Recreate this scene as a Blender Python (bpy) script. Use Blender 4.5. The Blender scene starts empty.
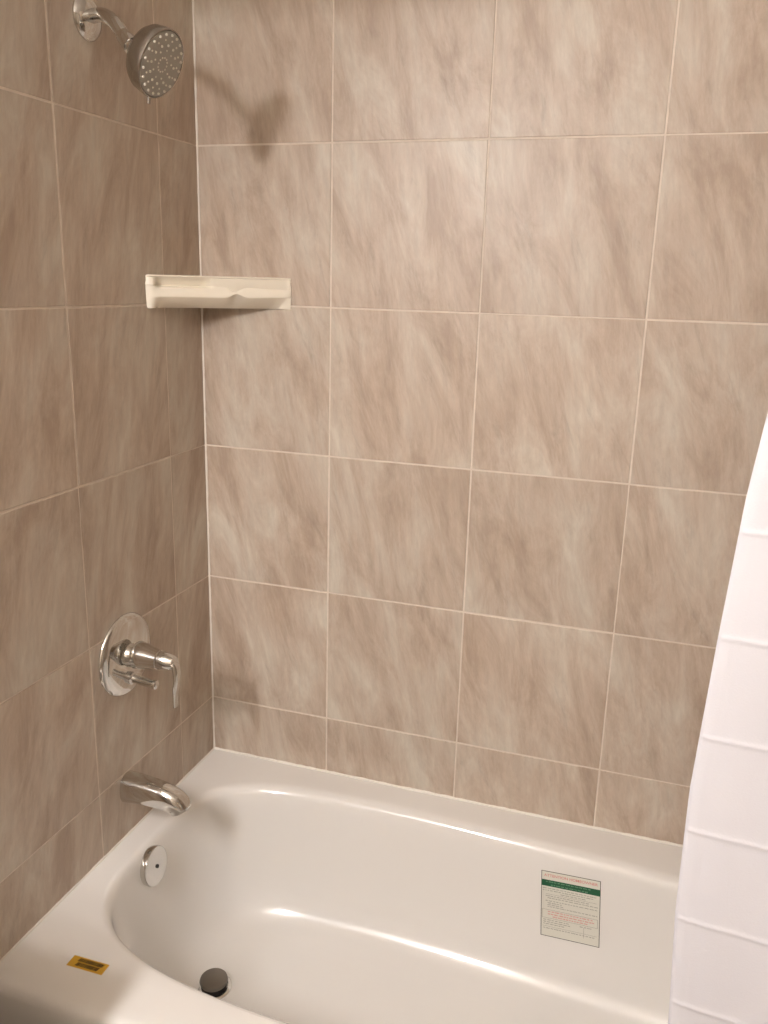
import bpy, bmesh, math, random
from mathutils import Vector, Matrix
from mathutils.bvhtree import BVHTree
random.seed(7)
S = bpy.context.scene
COL = S.collection
ZR = 0.40                      # height of the tub rim above the floor; heights below are given above the rim

# ---------------------------------------------------------------- camera, world, exposure
cd = bpy.data.cameras.new('camera'); cam = bpy.data.objects.new('camera', cd); COL.objects.link(cam)
cd.sensor_fit = 'VERTICAL'; cd.sensor_height = 24.0; cd.sensor_width = 18.0
cd.lens = 24.0 * 856.78 / 1024.0
cd.clip_start = 0.02
cy_, cp_, cr_ = -0.3115, -0.2636, 0.0270
f = Vector((math.cos(cp_) * math.sin(cy_), math.cos(cp_) * math.cos(cy_), math.sin(cp_)))
s0 = f.cross(Vector((0, 0, 1))).normalized(); u0 = s0.cross(f)
sx = math.cos(cr_) * s0 + math.sin(cr_) * u0; ux = -math.sin(cr_) * s0 + math.cos(cr_) * u0
M = Matrix((sx, ux, -f)).transposed().to_4x4(); M.translation = (0.9486, -1.6494, 1.1088 + ZR)
cam.matrix_world = M
S.camera = cam
w = bpy.data.worlds.new('world'); S.world = w; w.use_nodes = True
w.node_tree.nodes['Background'].inputs[0].default_value = (1.0, 0.86, 0.72, 1)
w.node_tree.nodes['Background'].inputs[1].default_value = 0.02
S.view_settings.view_transform = 'Standard'; S.view_settings.look = 'None'
S.view_settings.gamma = 1.0; S.view_settings.use_curve_mapping = False
S.view_settings.exposure = 0.0
LAMP = 230.0                    # strength of the glowing globes
LAMP_COL = (1.0, 0.97, 0.98)
LAMP_YS = (-1.82, -2.06, -2.30)

# ---------------------------------------------------------------- materials
def lin(c): return tuple(((v / 255) / 12.92 if v / 255 <= .04045 else ((v / 255 + .055) / 1.055) ** 2.4) for v in c) + (1,)
def mat(name, col, rough=.5, metal=0., bump=0., bscale=60., coat=0., var=0., emis=None, spec=None):
    m = bpy.data.materials.new(name); m.use_nodes = True
    nt = m.node_tree; b = nt.nodes['Principled BSDF']
    b.inputs['Base Color'].default_value = lin(col); b.inputs['Roughness'].default_value = rough
    b.inputs['Metallic'].default_value = metal; b.inputs['Coat Weight'].default_value = coat
    b.inputs['Coat Roughness'].default_value = .05
    if spec is not None: b.inputs['Specular IOR Level'].default_value = spec
    if emis:
        b.inputs['Emission Color'].default_value = (*emis[0], 1); b.inputs['Emission Strength'].default_value = emis[1]
    if bump or var:
        tc = nt.nodes.new('ShaderNodeTexCoord'); n = nt.nodes.new('ShaderNodeTexNoise')
        n.inputs['Scale'].default_value = bscale; n.inputs['Detail'].default_value = 5
        nt.links.new(tc.outputs['Object'], n.inputs['Vector'])
    if bump:
        bp = nt.nodes.new('ShaderNodeBump'); bp.inputs['Strength'].default_value = bump; bp.inputs['Distance'].default_value = .002
        nt.links.new(n.outputs['Fac'], bp.inputs['Height']); nt.links.new(bp.outputs['Normal'], b.inputs['Normal'])
    if var:
        mr = nt.nodes.new('ShaderNodeMapRange'); mr.inputs['To Min'].default_value = 1 - var; mr.inputs['To Max'].default_value = 1 + var
        nt.links.new(n.outputs['Fac'], mr.inputs['Value'])
        mx = nt.nodes.new('ShaderNodeVectorMath'); mx.operation = 'SCALE'; mx.inputs[0].default_value = lin(col)[:3]
        nt.links.new(mr.outputs['Result'], mx.inputs['Scale']); nt.links.new(mx.outputs[0], b.inputs['Base Color'])
    return m

def tile_material():
    m = bpy.data.materials.new('veined_tile'); m.use_nodes = True
    nt = m.node_tree; N = nt.nodes; L = nt.links; b = N['Principled BSDF']
    uv = N.new('ShaderNodeUVMap'); geo = N.new('ShaderNodeNewGeometry')
    off = N.new('ShaderNodeCombineXYZ')
    for i, k in enumerate((37., 91., 53.)):
        mu = N.new('ShaderNodeMath'); mu.operation = 'MULTIPLY'; mu.inputs[1].default_value = k
        L.new(geo.outputs['Random Per Island'], mu.inputs[0]); L.new(mu.outputs[0], off.inputs[i])
    add = N.new('ShaderNodeVectorMath'); L.new(uv.outputs[0], add.inputs[0]); L.new(off.outputs[0], add.inputs[1])
    def noise(rot, scale, sc, detail, rough, dist):
        # vein direction: rotate the tile plane, then squash along the vein
        mp = N.new('ShaderNodeMapping'); mp.vector_type = 'POINT'
        r = N.new('ShaderNodeVectorRotate'); r.rotation_type = 'Z_AXIS'; r.inputs['Angle'].default_value = rot
        L.new(add.outputs[0], r.inputs['Vector']); L.new(r.outputs[0], mp.inputs['Vector'])
        mp.inputs['Scale'].default_value = scale
        n = N.new('ShaderNodeTexNoise'); n.inputs['Scale'].default_value = sc; n.inputs['Detail'].default_value = detail
        n.inputs['Roughness'].default_value = rough; n.inputs['Distortion'].default_value = dist
        L.new(mp.outputs[0], n.inputs['Vector']); return n.outputs['Fac']
    big = noise(-.27, (1., .30, 1.), 14., 9., .66, .5)
    fine = noise(-.12, (1., .16, 1.), 85., 6., .75, .15)
    dark = noise(-.34, (1., .20, 1.), 34., 10., .72, .5)
    r1 = N.new('ShaderNodeValToRGB'); L.new(big, r1.inputs[0])
    e = r1.color_ramp.elements
    e[0].position = .36; e[0].color = lin(TC[0]); e[1].position = .66; e[1].color = lin(TC[2])
    k = e.new(.5); k.color = lin(TC[1])
    r2 = N.new('ShaderNodeMapRange'); r2.inputs['From Min'].default_value = .3; r2.inputs['From Max'].default_value = .7
    r2.inputs['To Min'].default_value = .90; r2.inputs['To Max'].default_value = 1.09; L.new(fine, r2.inputs['Value'])
    r3 = N.new('ShaderNodeMapRange'); r3.inputs['From Min'].default_value = .565; r3.inputs['From Max'].default_value = .70
    r3.inputs['To Min'].default_value = 1.0; r3.inputs['To Max'].default_value = .83; L.new(dark, r3.inputs['Value'])
    r4 = N.new('ShaderNodeMapRange'); r4.inputs['To Min'].default_value = .95; r4.inputs['To Max'].default_value = 1.04
    L.new(geo.outputs['Random Per Island'], r4.inputs['Value'])
    prev = r2.outputs[0]
    for o in (r3.outputs[0], r4.outputs[0]):
        mm = N.new('ShaderNodeMath'); mm.operation = 'MULTIPLY'; L.new(prev, mm.inputs[0]); L.new(o, mm.inputs[1]); prev = mm.outputs[0]
    sc = N.new('ShaderNodeVectorMath'); sc.operation = 'SCALE'; L.new(r1.outputs[0], sc.inputs[0]); L.new(prev, sc.inputs['Scale'])
    L.new(sc.outputs[0], b.inputs['Base Color'])
    b.inputs['Roughness'].default_value = .42
    bp = N.new('ShaderNodeBump'); bp.inputs['Strength'].default_value = .25; bp.inputs['Distance'].default_value = .0015
    L.new(dark, bp.inputs['Height']); L.new(bp.outputs[0], b.inputs['Normal'])
    return m
TC = ((173, 154, 136), (190, 174, 157), (204, 195, 180))
TILE = tile_material()
GROUT = mat('grout', (218, 206, 192), .8, bump=.3, bscale=60, var=.14)
CAULK = mat('white_caulk', (236, 230, 220), .45, bump=.35, bscale=70)
PAINT = mat('wall_paint', (176, 164, 148), .7, bump=.1, bscale=140)
CEIL = mat('ceiling_paint', (220, 212, 200), .8, bump=.1, bscale=140)
FLOOR = mat('floor_vinyl', (150, 134, 118), .5, var=.12, bscale=18)
PORC = mat('white_enamel', (236, 233, 228), .16, coat=.5)
CERAM = mat('ivory_ceramic', (247, 239, 222), .16, coat=.4)
CHROME = mat('chrome', (214, 212, 208), .07, metal=1.)
CHROME2 = mat('satin_chrome', (176, 172, 166), .22, metal=1.)
DARK = mat('dark_gap', (24, 21, 18), .6)
FACE = mat('grey_face_plate', (168, 164, 154), .35)
RUBBER = mat('pale_rubber', (226, 222, 212), .5)
CLOTH = mat('white_curtain', (207, 206, 211), .75, bump=.12, bscale=500)
PAPER = mat('label_paper', (222, 220, 208), .5)
GREEN = mat('label_green', (26, 92, 60), .5)
RED = mat('label_red', (214, 138, 128), .5)
INK = mat('label_grey_ink', (140, 138, 126), .5)
LINE = mat('label_border', (70, 70, 58), .5)
YELLOW = mat('yellow_label', (208, 162, 48), .5)
BROWN = mat('brown_ink', (62, 40, 10), .5)
GLOBE = mat('glowing_globe', (255, 240, 220), .4, emis=(LAMP_COL, LAMP))

# ---------------------------------------------------------------- helpers
def obj(name, bm, m, parent=None, smooth=True, ms=None):
    me = bpy.data.meshes.new(name)
    bmesh.ops.recalc_face_normals(bm, faces=bm.faces)
    bm.to_mesh(me); bm.free()
    for k in (ms or [m]): me.materials.append(k)
    for p in me.polygons: p.use_smooth = smooth
    if smooth:
        try: me.set_sharp_from_angle(angle=math.radians(38))
        except Exception: pass
    o = bpy.data.objects.new(name, me); COL.objects.link(o)
    if parent: o.parent = parent; o.matrix_parent_inverse = Matrix.Translation(-parent.location)
    return o
def thing(name, label, cat, loc, group=None):
    o = bpy.data.objects.new(name, None); COL.objects.link(o); o.location = loc; o.empty_display_size = .05
    return tag(o, label, cat, group)
def tag(o, label, cat, group=None):
    o['label'] = label; o['category'] = cat
    if group: o['group'] = group
    return o
def struct(o): o['kind'] = 'structure'; return o
def box(bm, lo, hi, mi=0, bev=0., seg=2):
    b2 = bmesh.new(); r = bmesh.ops.create_cube(b2, size=1.)
    for v in b2.verts: v.co = Vector([lo[i] + (v.co[i] + .5) * (hi[i] - lo[i]) for i in range(3)])
    if bev: bmesh.ops.bevel(b2, geom=b2.edges[:], offset=bev, segments=seg, profile=.5, affect='EDGES')
    vs = [bm.verts.new(v.co) for v in b2.verts]; b2.verts.index_update()
    for fc in b2.faces:
        nf = bm.faces.new([vs[v.index] for v in fc.verts]); nf.material_index = mi
    b2.free()
def frame(axis):
    a = Vector(axis).normalized(); t = Vector((0, 0, 1)) if abs(a.z) < .95 else Vector((1, 0, 0))
    x = t.cross(a).normalized(); return x, a.cross(x), a
def lathe(bm, org, axis, prof, n=48, mi=0):
    """prof: list of (distance along the axis, radius)"""
    x, y, a = frame(axis); org = Vector(org); prev = None
    for d, r in prof:
        if r < 1e-6: ring = [bm.verts.new(org + a * d)]
        else: ring = [bm.verts.new(org + a * d + (x * math.cos(2 * math.pi * i / n) + y * math.sin(2 * math.pi * i / n)) * r) for i in range(n)]
        if prev:
            for i in range(n):
                q = [prev[i % len(prev)], prev[(i + 1) % len(prev)], ring[(i + 1) % len(ring)], ring[i % len(ring)]]
                q2 = []
                for v in q:
                    if v not in q2: q2.append(v)
                if len(q2) > 2:
                    fc = bm.faces.new(q2); fc.material_index = mi
        prev = ring
def spline(pts, n=10):
    out = []; P = [Vector(p) for p in pts]
    for i in range(len(P) - 1):
        p0 = P[max(i - 1, 0)]; p1 = P[i]; p2 = P[i + 1]; p3 = P[min(i + 2, len(P) - 1)]
        for k in range(n):
            t = k / n
            out.append(.5 * ((2 * p1) + (p2 - p0) * t + (2 * p0 - 5 * p1 + 4 * p2 - p3) * t * t + (3 * p1 - p0 - 3 * p2 + p3) * t ** 3))
    out.append(P[-1]); return out
def sweep(bm, pts, sec, up=(0, 1, 0), cap=True, mi=0):
    """pts: points; sec(t, i) -> list of 2D offsets (along side, along normal)"""
    prev = None; n = len(pts); first = None
    for i, p in enumerate(pts):
        tdir = (pts[min(i + 1, n - 1)] - pts[max(i - 1, 0)]).normalized()
        side = Vector(up); side = (side - tdir * side.dot(tdir)).normalized(); nor = tdir.cross(side)
        ring = [bm.verts.new(p + side * a + nor * b) for a, b in sec(i / (n - 1))]
        if prev:
            for k in range(len(ring)):
                fc = bm.faces.new([prev[k], prev[(k + 1) % len(ring)], ring[(k + 1) % len(ring)], ring[k]]); fc.material_index = mi
        else: first = ring
        prev = ring
    if cap: bm.faces.new(first); bm.faces.new(prev)
def circ(r, n=24, ry=None):
    ry = r if ry is None else ry
    return [(r * math.cos(2 * math.pi * k / n), ry * math.sin(2 * math.pi * k / n)) for k in range(n)]

# ---------------------------------------------------------------- the setting
YF = -2.95; XR = 1.52; XB = 2.45; ZC = 2.02          # front wall, right wall, ceiling above the rim
TW = .3056
VE = [0.0, .1385, .1385 + TW, .1385 + 2 * TW - .001, .1385 + 3 * TW - .002, .1385 + 4 * TW + .001, .1385 + 5 * TW, .1385 + 6 * TW, ZC + .02]
def tiled_wall(name, ue, ve, place, back, paint_box=None, gap=.0029):
    """ue, ve: grout line positions; place(u, v, d) -> world point, d = depth behind the tile face"""
    bm = bmesh.new(); uvl = bm.loops.layers.uv.new('UVMap')
    def quad(ps, uvs, mi):
        fc = bm.faces.new([bm.verts.new(place(*p)) for p in ps]); fc.material_index = mi
        for l, t in zip(fc.loops, uvs): l[uvl].uv = t
        return fc
    g = gap / 2
    for i in range(len(ue) - 1):
        for j in range(len(ve) - 1):
            a, b, c, d = ue[i] + g, ue[i + 1] - g, ve[j] + g, ve[j + 1] - g
            jt = [random.uniform(-.0004, .0004) for _ in range(4)]
            a += jt[0]; b += jt[1]; c += jt[2]; d += jt[3]; dz = random.uniform(0, .0004)
            bv = .0012
            lv = []
            for (o_, dep) in ((0, .006), (0, .0012 + dz), (bv * .4, .0004 + dz), (bv, dz)):
                lv.append([((a + o_, c + o_), dep), ((b - o_, c + o_), dep), ((b - o_, d - o_), dep), ((a + o_, d - o_), dep)])
            V = [[bm.verts.new(place(p[0], p[1], dep)) for p, dep in r] for r in lv]
            for k in range(3):
                for q in range(4):
                    idx = [(k, q), (k, (q + 1) % 4), (k + 1, (q + 1) % 4), (k + 1, q)]
                    fc = bm.faces.new([V[r][t] for r, t in idx])
                    for l, (r, t) in zip(fc.loops, idx): l[uvl].uv = lv[r][t][0]
            fc = bm.faces.new(V[3])
            for l, t in zip(fc.loops, range(4)): l[uvl].uv = lv[3][t][0]
    # grout bed behind the tiles
    a, b, c, d = ue[0], ue[-1], ve[0], ve[-1]
    quad([(a, c, .0012), (b, c, .0012), (b, d, .0012), (a, d, .0012)], [(a, c), (b, c), (b, d), (a, d)], 1)
    box(bm, *back, mi=2)
    if paint_box: box(bm, *paint_box, mi=2)
    me = bpy.data.meshes.new(name); bmesh.ops.recalc_face_normals(bm, faces=bm.faces); bm.to_mesh(me); bm.free()
    for k in (TILE, GROUT, PAINT): me.materials.append(k)
    o = bpy.data.objects.new(name, me); COL.objects.link(o); return struct(o)
c0 = .2927
tiled_wall('wall_back', [0, c0, c0 + TW, c0 + 2 * TW, c0 + 3 * TW, XR], [v for v in VE],
           lambda u, v, d: (u, d, v + ZR), ((-.1, .007, 0), (XR + .1, .1, ZC + ZR + .1)))
LE = [0, .1410, .4371, .4371 + .3, .80]
tiled_wall('wall_left', LE, VE, lambda u, v, d: (-d, -u, v + ZR),
           ((-.1, -.80, 0), (-.007, .0, ZC + ZR + .1)), ((-.1, YF, 0), (-.004, -.80, ZC + ZR + .1)))
tiled_wall('wall_right', [0, .1410, .4371, .4371 + .3, .80], VE, lambda u, v, d: (XR + d, -u, v + ZR),
           ((XR + .007, -.80, 0), (XR + .1, .0, ZC + ZR + .1)), ((XR + .1, -.80, 0), (XB + .1, -.70, ZC + ZR + .1)))
bm = bmesh.new(); box(bm, (XB, YF - .1, 0), (XB + .1, -.80, ZC + ZR + .1)); struct(obj('wall_side', bm, PAINT, smooth=False))
bm = bmesh.new(); box(bm, (-.1, YF - .1, 0), (XB, YF, ZC + ZR + .1)); struct(obj('wall_front', bm, PAINT, smooth=False))
bm = bmesh.new(); box(bm, (-.1, YF - .1, -.1), (XB + .1, .1, 0)); struct(obj('floor', bm, FLOOR, smooth=False))
bm = bmesh.new(); box(bm, (-.1, YF - .1, ZC + ZR), (XB + .1, .1, ZC + ZR + .1)); struct(obj('ceiling', bm, CEIL, smooth=False))
# caulk beads: corner and along the tub
def bead(name, pts, r):
    bm = bmesh.new()
    P = []
    for a, b in zip(pts[:-1], pts[1:]):
        a = Vector(a); b = Vector(b); n = int((b - a).length / .012)
        P += [a.lerp(b, k / n) for k in range(n)]
    P.append(Vector(pts[-1]))
    jit = [1 + random.uniform(-.3, .3) for _ in P]
    sweep(bm, P, lambda t: circ(r * jit[min(int(t * (len(P) - 1)), len(P) - 1)], 8), up=(0.3, 0.3, .9) if abs(P[0].z - P[-1].z) < .1 else (1, 0, 0))
    return struct(obj(name, bm, CAULK))
bead('trim_1', [(.0008, -.0008, ZR), (.0008, -.0008, ZR + ZC)], .0022)
bead('trim_2', [(0, -.0005, ZR + .001), (XR, -.0005, ZR + .001)], .0032)
bead('trim_3', [(.0005, 0, ZR + .001), (.0005, -.758, ZR + .001)], .0019)

# ---------------------------------------------------------------- bathtub
CX, CY, A = .745, -.370, .702
NT = 288
def lip(th, t=0., n=3.5):
    c, s = math.cos(th), math.sin(th)
    a = A - t * (1 if c < 0 else 2.6)
    x = CX + a * math.copysign(abs(c) ** (2 / n), c)
    xr = (x - CX) / A
    g_ = max(0., (.50 - x) / .30); h_ = max(0., x - .42)
    b = (.306 - .056 * h_ * h_ / (h_ + .12) + .026 * g_ * g_ if s > 0 else .306 - .010 * xr) - t
    return x, CY + b * math.copysign(abs(s) ** (2 / n), s)
def outer(th, ins=0.):
    # the same angle on the rectangle of the rim
    x, y = lip(th); dx, dy = x - CX, y - CY
    lo, hi, bot, top = .0008 + ins * 0, XR - .0008, -.762 + ins, -.0008
    k = 1e9
    if dx > 1e-9: k = min(k, (hi - CX) / dx)
    if dx < -1e-9: k = min(k, (lo - CX) / dx)
    if dy > 1e-9: k = min(k, (top - CY) / dy)
    if dy < -1e-9: k = min(k, (bot - CY) / dy)
    return CX + dx * k, CY + dy * k
PROF = [(0, 0), (.003, -.0004), (.007, -.002), (.011, -.0055), (.014, -.010), (.0165, -.018), (.018, -.028), (.022, -.06), (.027, -.11), (.032, -.16),
        (.038, -.20), (.046, -.235), (.056, -.262), (.070, -.283), (.088, -.297), (.110, -.305), (.14, -.309), (.19, -.311), (.25, -.312)]
bm = bmesh.new(); rings = []
ths = [2 * math.pi * k / NT for k in range(NT)]
# make the rectangle corners land on a vertex
for ins, z in ((0, -.40), (0, -.05), (0, -.018), (.003, -.008), (.009, -.002), (.018, 0)):
    rings.append([(*outer(t, ins), z) for t in ths])
def mixring(k):
    return [tuple(Vector((*outer(t, .018), 0)).lerp(Vector((*lip(t), 0)), k)) for t in ths]
for k in (.25, .5, .75): rings.append(mixring(k))
def fil(th, t_, z):
    # the edge is rolled more softly along the back than along the front
    k = 1 + .9 * max(0., math.sin(th)) ** .7 * max(0, 1 - t_ / .05)
    x, y = lip(th, t_ * k - (.004 * (k - 1))); return x, y, z * (1 + .35 * (k - 1))
for t_, z in PROF:
    rings.append([fil(t, t_, z) for t in ths])
for k in (.75, .5, .25, .08):
    rings.append([(CX + (x - CX) * k, CY + (y - CY) * k, -.312 - .003 * (1 - k)) for x, y, z in rings[len(rings) - 1]] if k == .75 else
                 [(CX + (x - CX) * k / .75, CY + (y - CY) * k / .75, -.312 - .003 * (1 - k)) for x, y, z in base])
    if k == .75: base = rings[-1]
VV = [[bm.verts.new((x, y, z + ZR)) for x, y, z in r] for r in rings]
for a, b in zip(VV[:-1], VV[1:]):
    for k in range(NT): bm.faces.new([a[k], a[(k + 1) % NT], b[(k + 1) % NT], b[k]])
bm.faces.new(VV[-1])
bmesh.ops.recalc_face_normals(bm, faces=bm.faces)
TREE = BVHTree.FromBMesh(bm)
tub = thing('bathtub', 'white enamel alcove bathtub with rounded basin below the tiled walls', 'bathtub', (CX, CY, 0))
obj('tub_body', bm, PORC, tub)
# overflow plate on the drain-end wall
h, nrm, _, _ = TREE.ray_cast(Vector((.4, -.374, ZR - .046)), Vector((-1, 0, 0)))
if nrm.x < 0: nrm = -nrm
bm = bmesh.new()
lathe(bm, h - nrm * .004, nrm, [(0, .0), (0, .038), (.012, .0400), (.0165, .0385), (.0180, .0350), (.0180, .0)])
ov = obj('overflow_plate', bm, CHROME, tub)
bm = bmesh.new(); lathe(bm, h + nrm * .014, nrm, [(0, 0), (0, .0040), (.0022, .0036), (.0026, 0)], 20); obj('screw', bm, DARK, ov)
# drain
h, nd, _, _ = TREE.ray_cast(Vector((.194, -.366, ZR)), Vector((0, 0, -1)))
bm = bmesh.new(); lathe(bm, h, (0, 0, 1), [(-.004, .0), (-.004, .036), (.001, .036), (.0025, .034), (.0025, .029), (-.001, .0275), (-.001, 0)]); dr = obj('drain_flange', bm, CHROME, tub)
bm = bmesh.new(); lathe(bm, h, (0, 0, 1), [(-.0005, .0), (-.0005, .0262), (.012, .0262), (.012, .0)]); obj('stopper_gap_shade', bm, DARK, dr)  # dark cylinder stands in for the shaded gap below the raised stopper
bm = bmesh.new(); lathe(bm, h, (0, 0, 1), [(.0122, .0), (.0122, .0275), (.0165, .029), (.021, .0275), (.0228, .024), (.0235, .0)]); obj('stopper', bm, mat('dull_metal', (132, 126, 118), .35, metal=.9), dr)

# ---------------------------------------------------------------- labels stuck on the tub
def text_mesh(s, size, bold=0.):
    cu = bpy.data.curves.new('t', 'FONT'); cu.body = s; cu.size = size; cu.offset = bold; cu.align_x = 'CENTER'; cu.align_y = 'CENTER'
    o = bpy.data.objects.new('t', cu); COL.objects.link(o)
    dg = bpy.context.evaluated_depsgraph_get(); me = bpy.data.meshes.new_from_object(o.evaluated_get(dg))
    bpy.data.objects.remove(o); bm = bmesh.new(); bm.from_mesh(me); return bm
def rects(rs, sub=.012):
    bm = bmesh.new()
    for x0, y0, x1, y1 in rs:
        nx = max(1, int(abs(x1 - x0) / sub)); ny = max(1, int(abs(y1 - y0) / sub))
        g = [[bm.verts.new((x0 + (x1 - x0) * i / nx, y0 + (y1 - y0) * j / ny, 0)) for j in range(ny + 1)] for i in range(nx + 1)]
        for i in range(nx):
            for j in range(ny): bm.faces.new([g[i][j], g[i + 1][j], g[i + 1][j + 1], g[i][j + 1]])
    return bm
def words(x0, x1, y, h, seed, fill=.85):
    """an unreadable line of print: short strokes grouped like words"""
    rr = random.Random(seed); out = []; x = x0
    while x < x0 + (x1 - x0) * fill:
        L_ = rr.uniform(.003, .009); e = min(x + L_, x1); k = x
        while k < e - .0006:
            q = rr.uniform(.0005, .0011); out.append((k, y - h / 2 * rr.uniform(.6, 1), min(k + q, e), y + h / 2 * rr.uniform(.7, 1.))); k += q + .0004
        x = e + .0016
    return out
def stick(bm, mapper, dirv, off):
    for v in bm.verts:
        p = mapper(v.co.x, v.co.y); hh, n_, _, _ = TREE.ray_cast(p, dirv)
        v.co = hh - Vector(dirv) * off
    return bm
# green-and-white notice on the back wall of the basin
LW, LH = .119, .158
LC = Vector((.8775, -.37, ZR - .1155)); tilt = math.radians(4.3)
def mp1(u, v):
    v *= .145 / .160
    return LC + Vector((u * math.cos(tilt) - v * math.sin(tilt), 0, u * math.sin(tilt) + v * math.cos(tilt)))
D1 = Vector((0, 1, 0))
lab = obj('notice_label', stick(rects([(-LW / 2, -LH / 2, LW / 2, LH / 2)]), mp1, D1, .0004), PAPER)
tag(lab, 'white printed notice with a green band stuck inside the bathtub', 'label')
b_ = .0013
obj('border', stick(rects([(-LW / 2, -LH / 2, LW / 2, -LH / 2 + b_), (-LW / 2, LH / 2 - b_, LW / 2, LH / 2), (-LW / 2, -LH / 2, -LW / 2 + b_, LH / 2), (LW / 2 - b_, -LH / 2, LW / 2, LH / 2)]), mp1, D1, .0008), LINE, lab, False)
obj('green_band', stick(rects([(-LW / 2 + b_, .0435, LW / 2 - b_, .0585)]), mp1, D1, .0007), GREEN, lab, False)
tb = text_mesh('ATTENTION HOMEOWNER', .0086, .0001)
for v in tb.verts: v.co.y += .0690
obj('heading', stick(tb, mp1, D1, .0009), RED, lab, False)
obj('band_text', stick(rects(words(-.05, .052, .0545, .003, 3) + words(-.04, .045, .0475, .003, 4)), mp1, D1, .0010), mat('band_ink', (120, 160, 130), .5), lab, False)
ls = []
for i, (y, x0, fl) in enumerate([(.0385, -.056, .95), (.0335, -.056, .9), (.0285, -.02, .6), (.0205, -.050, .8), (.0155, -.046, .95), (.0085, -.050, .95), (.0035, -.046, .3), (-.0010, -.046, .3), (-.0055, -.046, .98),
                                 (-.0385, -.054, .45), (-.0435, -.054, .5), (-.0485, -.054, .4), (-.0590, -.054, .95), (-.0385, .02, .5)]):
    ls += words(x0, .055, y, .0022, 20 + i, fl)
ls += [(-.050, .0245, .052, .0250), (.0275, -.0650, .0280, -.0400), (-.056, -.0545, .054, -.0540)]
obj('small_print', stick(rects(ls), mp1, D1, .0009), INK, lab, False)
bx = [(-.057, -.0130, .055, -.0136), (-.057, -.0335, .055, -.0341), (-.057, -.0341, -.0564, -.0130), (.0544, -.0341, .055, -.0130)]
obj('notice_box', stick(rects(bx), mp1, D1, .0009), INK, lab, False)
obj('red_notice', stick(rects(words(-.045, .049, -.0175, .0032, 50, .95) + words(-.045, .049, -.0235, .0032, 51, .97) + words(-.035, .040, -.0292, .0032, 52, .9)), mp1, D1, .0010), RED, lab, False)
# yellow sticker on the front left corner of the rim
YC = Vector((.141, -.677, ZR + .1)); ya = math.radians(1)
def mp2(u, v):
    return YC + Vector((u * math.cos(ya) - v * math.sin(ya), u * math.sin(ya) + v * math.cos(ya), 0))
D2 = Vector((0, 0, -1))
yl = obj('yellow_sticker', stick(rects([(-.034, -.0115, .034, .0115)]), mp2, D2, .0004), YELLOW)
tag(yl, 'small yellow sticker with dark print on the tub rim corner', 'sticker')
rr = random.Random(5); st = []
for row, (y, hh_) in enumerate(((.0050, .0070), (-.0040, .0075))):
    x = -.022 + row * .004
    while x < .024: 
        q = rr.uniform(.0016, .0034); st.append((x, y - hh_ / 2, x + q, y + hh_ / 2)); x += q + rr.uniform(.0004, .0012)
ink = rects(st)
for v in ink.verts: v.co.x += v.co.y * .35
obj('print', stick(ink, mp2, D2, .0008), BROWN, yl, False)

# ---------------------------------------------------------------- shower head
PY = -.345
sh = thing('showerhead', 'round chrome shower head on a bent arm high on the left wall', 'shower head', (0, PY, ZR + 1.505))
bm = bmesh.new(); lathe(bm, (0, -.340, ZR + 1.505), (1, 0, 0), [(.0, .0), (.0, .034), (.003, .0345), (.007, .032), (.012, .024), (.015, .014), (.0155, 0)]); obj('wall_flange', bm, CHROME, sh)
HN = Vector((.90, -.03, -.44)).normalized(); HC = Vector((.164, -.385, ZR + 1.420))
BC = HC - HN * .046; HS = .90
bm = bmesh.new()
pth = spline([(.004, -.340, ZR + 1.505), (.024, -.346, ZR + 1.506), (.048, -.358, ZR + 1.501), (.072, -.367, ZR + 1.487), (.094, -.375, ZR + 1.464), tuple(BC - HN * .004)], 8)
sweep(bm, pth, lambda t: circ(.0108, 24)); obj('shower_arm', bm, CHROME, sh)
bm = bmesh.new(); q = Vector((.090, -.374, ZR + 1.467)); ad = Vector((.72, -.20, -.66)).normalized()
lathe(bm, q, ad, [(0, .0), (0, .0113), (.002, .0122), (.014, .0126), (.020, .0135), (.026, .0135), (.028, 0)], 32); obj('swivel_nut', bm, CHROME, sh)
RH = .0565
bm = bmesh.new(); lathe(bm, HC, HN, [(d * HS, r * HS) for d, r in [(-.054, 0), (-.054, .014), (-.050, .023), (-.043, .038), (-.034, .049), (-.025, .0545), (-.012, .0568), (-.003, .0575), (.0005, .0570), (.0012, .0555), (-.001, .0538), (-.001, 0)]], 72)
body = obj('head_body', bm, CHROME2, sh)
bm = bmesh.new(); lathe(bm, HC, HN, [(-.002, 0), (-.002, .0535 * HS), (.0006, .0535 * HS), (.0010, .0522 * HS), (.0016, .030), (.0020, 0)], 72)
fp = obj('face_plate', bm, FACE, sh)
fx, fy, fa = frame(HN)
proto = None; k_ = 0
for R_, n_, ph in ((.0485, 20, 0), (.0400, 14, .2), (.0315, 12, .1), (.0230, 9, .3), (.0115, 12, 0)):
    for i in range(n_):
        a = 2 * math.pi * (i + ph) / n_
        p = HC + fx * (R_ * HS * math.cos(a)) + fy * (R_ * HS * math.sin(a))
        rad = .0021 if R_ in (.0485, .0315) else .0016
        if proto is None:
            bm = bmesh.new(); lathe(bm, (0, 0, 0), HN, [(0, .0017), (.0022, .0014), (.0026, 0)], 8)
            proto = obj('nozzle', bm, RUBBER); o = proto
        else:
            o = proto.copy(); COL.objects.link(o)
        o.parent = fp; o.location = p + HN * .0006 - sh.location; sc_ = rad / .0017; o.scale = (sc_, sc_, sc_)
        fp_off = fp.matrix_parent_inverse
        o.matrix_parent_inverse = Matrix.Identity(4)
        o.location = p + HN * .0006
bm = bmesh.new(); tdn = (Vector((0, 0, -1)) - HN * HN.dot(Vector((0, 0, -1)))).normalized()
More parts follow.
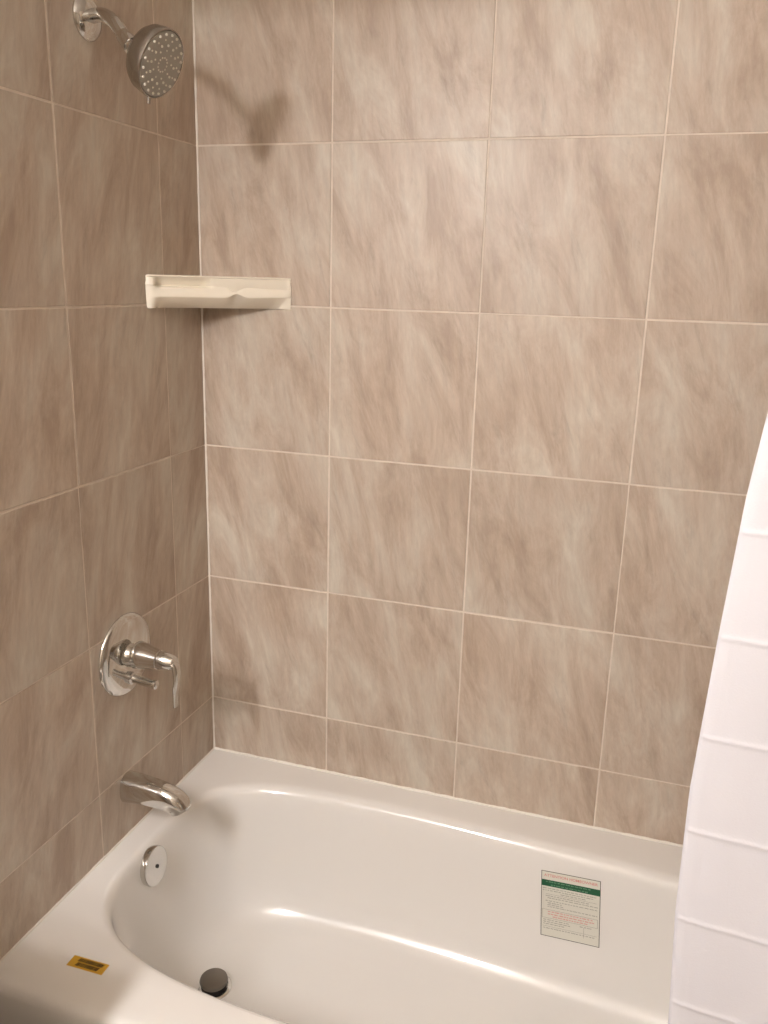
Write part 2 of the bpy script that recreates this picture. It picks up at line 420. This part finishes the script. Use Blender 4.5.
sweep(bm, [HC + tdn * .047 - HN * .004, HC + tdn * .053 - HN * .002, HC + tdn * .0605], lambda t: circ(.0045 - .0015 * t, 12, .0028)); obj('spray_lever', bm, CHROME2, sh)

# ---------------------------------------------------------------- corner shelf
X0, Z0, Z1 = .2110, 1.046, 1.109
cs = thing('corner_shelf', 'ivory ceramic corner shelf with a ribbed front where the walls meet', 'shelf', (.05, -.05, ZR + Z0))
bm = bmesh.new(); ns = 64
def sst(a, b, x):
    x = min(1, max(0, (x - a) / (b - a))); return x * x * (3 - 2 * x)
def conc(s):
    # the front is hollowed towards a soft kink left of its middle
    return (.026 * s / .44 if s < .44 else .026 * (1 - s) / .56) - .003 * math.exp(-((s - .44) / .03) ** 2)
def shelf_sec(s):
    # cross-section across the front: (outset, height)
    cap = -.006 * (max(0, 1 - s / .045) ** 2 + max(0, (s - .975) / .025) ** 2)
    rz = .006 * (max(0, 1 - s / .03) ** 2 + max(0, (s - .98) / .02) ** 2)
    e = sst(.05, .11, s) * (1 - sst(.945, .985, s))
    pin = 1 - .80 * math.exp(-((s - .61) / .045) ** 2)
    rb = .0110 * pin * (1 - .25 * sst(.6, .9, s)); c = conc(s)
    gd = .017 - .011 * sst(.40, .48, s)
    lipo = cap - c * .55 * e; g = lipo - gd * e; rib = cap - (c * .55 - .003) * e
    mid = Z0 + .0320 - .001 * s; zt = Z1 - rz; zb = Z0 + rz; lo = .002 + .032 * e
    return [(-.06, Z0 + .004), (rib - lo - .005, zb + .0002), (rib - lo, zb + .0008),
            (rib - .002 * e, mid - rb - .0005), (rib, mid - rb * .85), (rib, mid - rb * .6), (rib - .0025 * e, mid), (rib - .006 * e, mid + rb * .7), (g, mid + rb + .0005),
            (g + .001, mid + rb + .002), (lipo - .003, zt - .0045), (lipo, zt - .003), (lipo - .0005, zt - .0010), (lipo - .003, zt), (-.06, Z1 - .004)]
V = []
for i in range(ns + 1):
    s = i / ns; base_ = Vector((X0 * s, -X0 * (1 - s), 0)); ring = []
    curve = 0.
    for o_, z in shelf_sec(s):
        # outset along the diagonal, clipped to the room side of both walls
        p = base_ + Vector((.7071, -.7071, 0)) * (o_ + curve); p.z = z + ZR
        p.x = max(p.x, .0006); p.y = min(p.y, -.0006); ring.append(bm.verts.new(p))
    V.append(ring)
m_ = len(V[0])
for a, b in zip(V[:-1], V[1:]):
    for k in range(m_ - 1): bm.faces.new([a[k], a[k + 1], b[k + 1], b[k]])
ct = bm.verts.new((.0006, -.0006, ZR + Z1 - .006)); cb = bm.verts.new((.0006, -.0006, ZR + Z0 + .004))
for a, b in zip(V[:-1], V[1:]):
    bm.faces.new([a[-1], ct, b[-1]]); bm.faces.new([a[0], b[0], cb])
bm.faces.new(V[0] + [ct, cb]); bm.faces.new(list(reversed(V[-1])) + [cb, ct])
obj('shelf_body', bm, CERAM, cs)

# ---------------------------------------------------------------- shower valve
vz = ZR + .391; vy = -.335
va = thing('shower_valve', 'chrome shower valve with round plate and lever between shower head and spout', 'valve', (0, vy, vz))
bm = bmesh.new(); lathe(bm, (0, vy, vz), (1, 0, 0), [(0, 0), (0, .081), (.003, .0825), (.006, .0815), (.009, .077), (.012, .065), (.0145, .04), (.0155, .0)], 96); obj('escutcheon', bm, CHROME, va)
bm = bmesh.new(); lathe(bm, (.012, vy, vz), (1, 0, 0), [(0, 0), (0, .024), (.010, .022), (.019, .021), (.019, 0)], 48); obj('hub_base', bm, CHROME, va)
bm = bmesh.new(); hz_ = vz + .004
lathe(bm, (.028, vy, hz_), (1, 0, -.06), [(0, 0), (0, .026), (.004, .0275), (.020, .0245), (.045, .0195), (.050, .0190), (.051, .0178), (.053, .0178), (.054, .0186), (.080, .0145), (.084, .0125), (.085, 0)], 48)
hn = obj('handle_hub', bm, CHROME, va)
bm = bmesh.new()
lp = spline([(.100, vy, hz_ - .002), (.114, vy - .001, hz_ - .010), (.118, vy - .004, hz_ - .034), (.116, vy - .008, hz_ - .062), (.118, vy - .012, hz_ - .090)], 8)
sweep(bm, lp, lambda t: circ(.0120 - .0035 * t, 20, .0075 - .0048 * t), up=(0, 1, 0)); obj('lever', bm, CHROME, va)
bm = bmesh.new()
lathe(bm, (.012, vy - .004, vz - .046), (1, 0, -.10), [(0, 0), (0, .0125), (.008, .0125), (.010, .0085), (.022, .0075), (.026, .0085), (.052, .0078), (.055, .0092), (.060, .0088), (.062, .006), (.0625, 0)], 28)
obj('diverter_knob', bm, CHROME, va)

# ---------------------------------------------------------------- tub spout
sp = thing('tub_spout', 'chrome bathtub spout on the left wall above the overflow plate', 'spout', (0, -.358, ZR + .108))
bm = bmesh.new()
sp_pts = spline([(0.0, -0.350, ZR + .107), (.035, -0.349, ZR + .107), (.072, -0.348, ZR + .104), (.100, -0.347, ZR + .098), (.115, -0.346, ZR + .089), (.121, -0.346, ZR + .078)], 8)
def spsec(t):
    w_ = .0275 - .006 * t; h_ = .0310 - .011 * t
    return [(w_ * math.copysign(abs(math.cos(a)) ** .85, math.cos(a)), h_ * math.copysign(abs(math.sin(a)) ** .85, math.sin(a))) for a in [2 * math.pi * k / 36 for k in range(36)]]
sweep(bm, sp_pts, spsec); spb = obj('spout_body', bm, CHROME, sp)
bm = bmesh.new(); e_ = sp_pts[-1]; dn = (sp_pts[-1] - sp_pts[-3]).normalized()
lathe(bm, e_ - dn * .001, dn, [(0, 0), (0, .017), (.002, .017), (.002, .014), (.0015, 0)], 28); obj('outlet', bm, DARK, spb)

# ---------------------------------------------------------------- shower curtain, rod, rings
YCUR = -.800; ZT = 1.565
ck = bmesh.new()
def cx_edge(z):
    pts = [(1.6, 1.062), (1.0, 1.041), (.92, 1.033), (.77, 1.025), (.60, 1.018), (.45, 1.020), (.31, 1.028), (.0, 1.045), (-.33, 1.06)]
    for (za, xa), (zb, xb) in zip(pts[:-1], pts[1:]):
        if z >= zb: return xb + (xa - xb) * (z - zb) / (za - zb)
    return pts[-1][1]
NX = 110
creases = [.443 + .1105 * k for k in range(-7, 11)]
vx = [.115, .235, .36]
zs = {round(ZT + (-.33 - ZT) * j / 120, 5) for j in range(121)}
for c in creases:
    zs = {z for z in zs if abs(z - c) > .010 or z in (ZT, -.33)} | {round(c + d, 5) for d in (-.009, -.006, -.0042, -.0028, -.0014, 0, .0014, .0028, .0042, .006, .009) if -.33 < c + d < ZT}
zs = sorted(zs, reverse=True); NZ = len(zs) - 1
G = []
for j in range(NZ + 1):
    z = zs[j]; row = []
    for i in range(NX + 1):
        s = i / NX; x = cx_edge(z) + (1.500 - cx_edge(z)) * s
        l = s * .46
        am = .0045 + .004 * (ZT - z) / 1.9
        y = YCUR + am * math.sin(l * 2 * math.pi / .19 + .9 + .25 * math.sin(z * 3)) * min(1, l / .10) + .012 * (1 - min(1, l / .05)) ** 2
        jr = .0011
        for c in creases:
            d = abs(z - c)
            if d < .02: y -= jr * math.exp(-(d / .0030) ** 2)
        if l < .016: y -= .0012
        row.append(ck.verts.new((x, y, z + ZR + .005 * math.sin(l * 9))))
    G.append(row)
for j in range(NZ):
    for i in range(NX): ck.faces.new([G[j][i], G[j][i + 1], G[j + 1][i + 1], G[j + 1][i]])
cur = thing('shower_curtain', 'white shower curtain with fold creases hanging outside the tub at right', 'curtain', (1.27, YCUR, ZR - .33))
co = obj('curtain_cloth', ck, CLOTH, cur)
sm = co.modifiers.new('thickness', 'SOLIDIFY'); sm.thickness = .0008
rod = thing('curtain_rod', 'chrome shower curtain rod spanning the tub alcove', 'curtain rod', (.76, YCUR, ZR + 1.60))
bm = bmesh.new(); lathe(bm, (.004, YCUR, ZR + 1.60), (1, 0, 0), [(0, 0), (0, .0125), (XR - .008, .0125), (XR - .008, 0)], 28); obj('tube', bm, CHROME, rod)
for x_, d_ in ((.0, 1), (XR, -1)):
    bm = bmesh.new(); lathe(bm, (x_, YCUR, ZR + 1.60), (d_, 0, 0), [(0, 0), (0, .030), (.006, .029), (.018, .017), (.024, .0145), (.024, 0)], 36); obj('end_flange', bm, CHROME, rod)
for k in range(9):
    bm = bmesh.new(); x_ = 1.075 + k * .052; cc = Vector((x_, YCUR, ZR + 1.585))
    P = [cc + Vector((0, .030 * math.cos(a), .030 * math.sin(a))) for a in [2 * math.pi * q / 24 for q in range(25)]]
    sweep(bm, P, lambda t: circ(.0018, 8), up=(1, 0, 0))
    tag(obj('curtain_ring', bm, CHROME), 'chrome ring holding the white shower curtain on its rod', 'curtain ring', 'curtain rings on the rod')

# ---------------------------------------------------------------- vanity light (behind the camera, left wall)
vl = thing('vanity_light', 'three-globe bar light on the left wall behind the toilet', 'light', (0, -2.06, ZR + 1.56))
bm = bmesh.new(); box(bm, (0, -2.45, ZR + 1.51), (.03, -1.67, ZR + 1.61), bev=.006); obj('back_plate', bm, CHROME, vl)
for y_ in LAMP_YS:
    bm = bmesh.new(); lathe(bm, (.03, y_, ZR + 1.56), (1, 0, 0), [(0, .03), (.03, .028), (.045, .024), (.045, 0)], 28); sk = obj('socket', bm, CHROME, vl)
    bm = bmesh.new(); bmesh.ops.create_uvsphere(bm, u_segments=28, v_segments=16, radius=.062, matrix=Matrix.Translation((.125, y_, ZR + 1.56))); obj('globe', bm, GLOBE, sk)

# ---------------------------------------------------------------- toilet (beside the tub, its tank shades the tub corner)
TY = -1.15
to = thing('toilet', 'white toilet beside the tub against the left wall', 'toilet', (.35, TY, 0))
bm = bmesh.new(); box(bm, (.012, TY - .19, .38), (.195, TY + .19, .745), bev=.03, seg=5); obj('tank', bm, PORC, to)
bm = bmesh.new(); box(bm, (.006, TY - .205, .745), (.210, TY + .205, .780), bev=.014, seg=4); obj('tank_lid', bm, PORC, to)
bm = bmesh.new()
def oval(cx, cyy, rx, ry, z, n=40): return [bm.verts.new((cx + rx * math.cos(2 * math.pi * k / n), cyy + ry * math.sin(2 * math.pi * k / n), z)) for k in range(n)]
O = [oval(.36, TY, .22, .11, 0), oval(.36, TY, .21, .10, .10), oval(.40, TY, .19, .12, .22), oval(.44, TY, .24, .175, .34), oval(.45, TY, .25, .185, .385), oval(.45, TY, .24, .175, .395)]
for a, b in zip(O[:-1], O[1:]):
    for k in range(40): bm.faces.new([a[k], a[(k + 1) % 40], b[(k + 1) % 40], b[k]])
bm.faces.new(O[0]); bm.faces.new(O[-1]); box(bm, (.012, TY - .10, .15), (.26, TY + .10, .385), bev=.02)
obj('bowl', bm, PORC, to)
bm = bmesh.new()
O = [oval(.455, TY, .245, .180, .395), oval(.455, TY, .255, .190, .402), oval(.455, TY, .255, .190, .425), oval(.455, TY, .24, .178, .433)]
for a, b in zip(O[:-1], O[1:]):
    for k in range(40): bm.faces.new([a[k], a[(k + 1) % 40], b[(k + 1) % 40], b[k]])
bm.faces.new(O[0]); bm.faces.new(O[-1]); obj('seat_lid', bm, PORC, to)
bm = bmesh.new(); sweep(bm, [Vector((.19, TY + .15, .66)), Vector((.215, TY + .15, .66)), Vector((.22, TY + .10, .655))], lambda t: circ(.006, 12), up=(0, 0, 1)); obj('flush_handle', bm, CHROME, to)
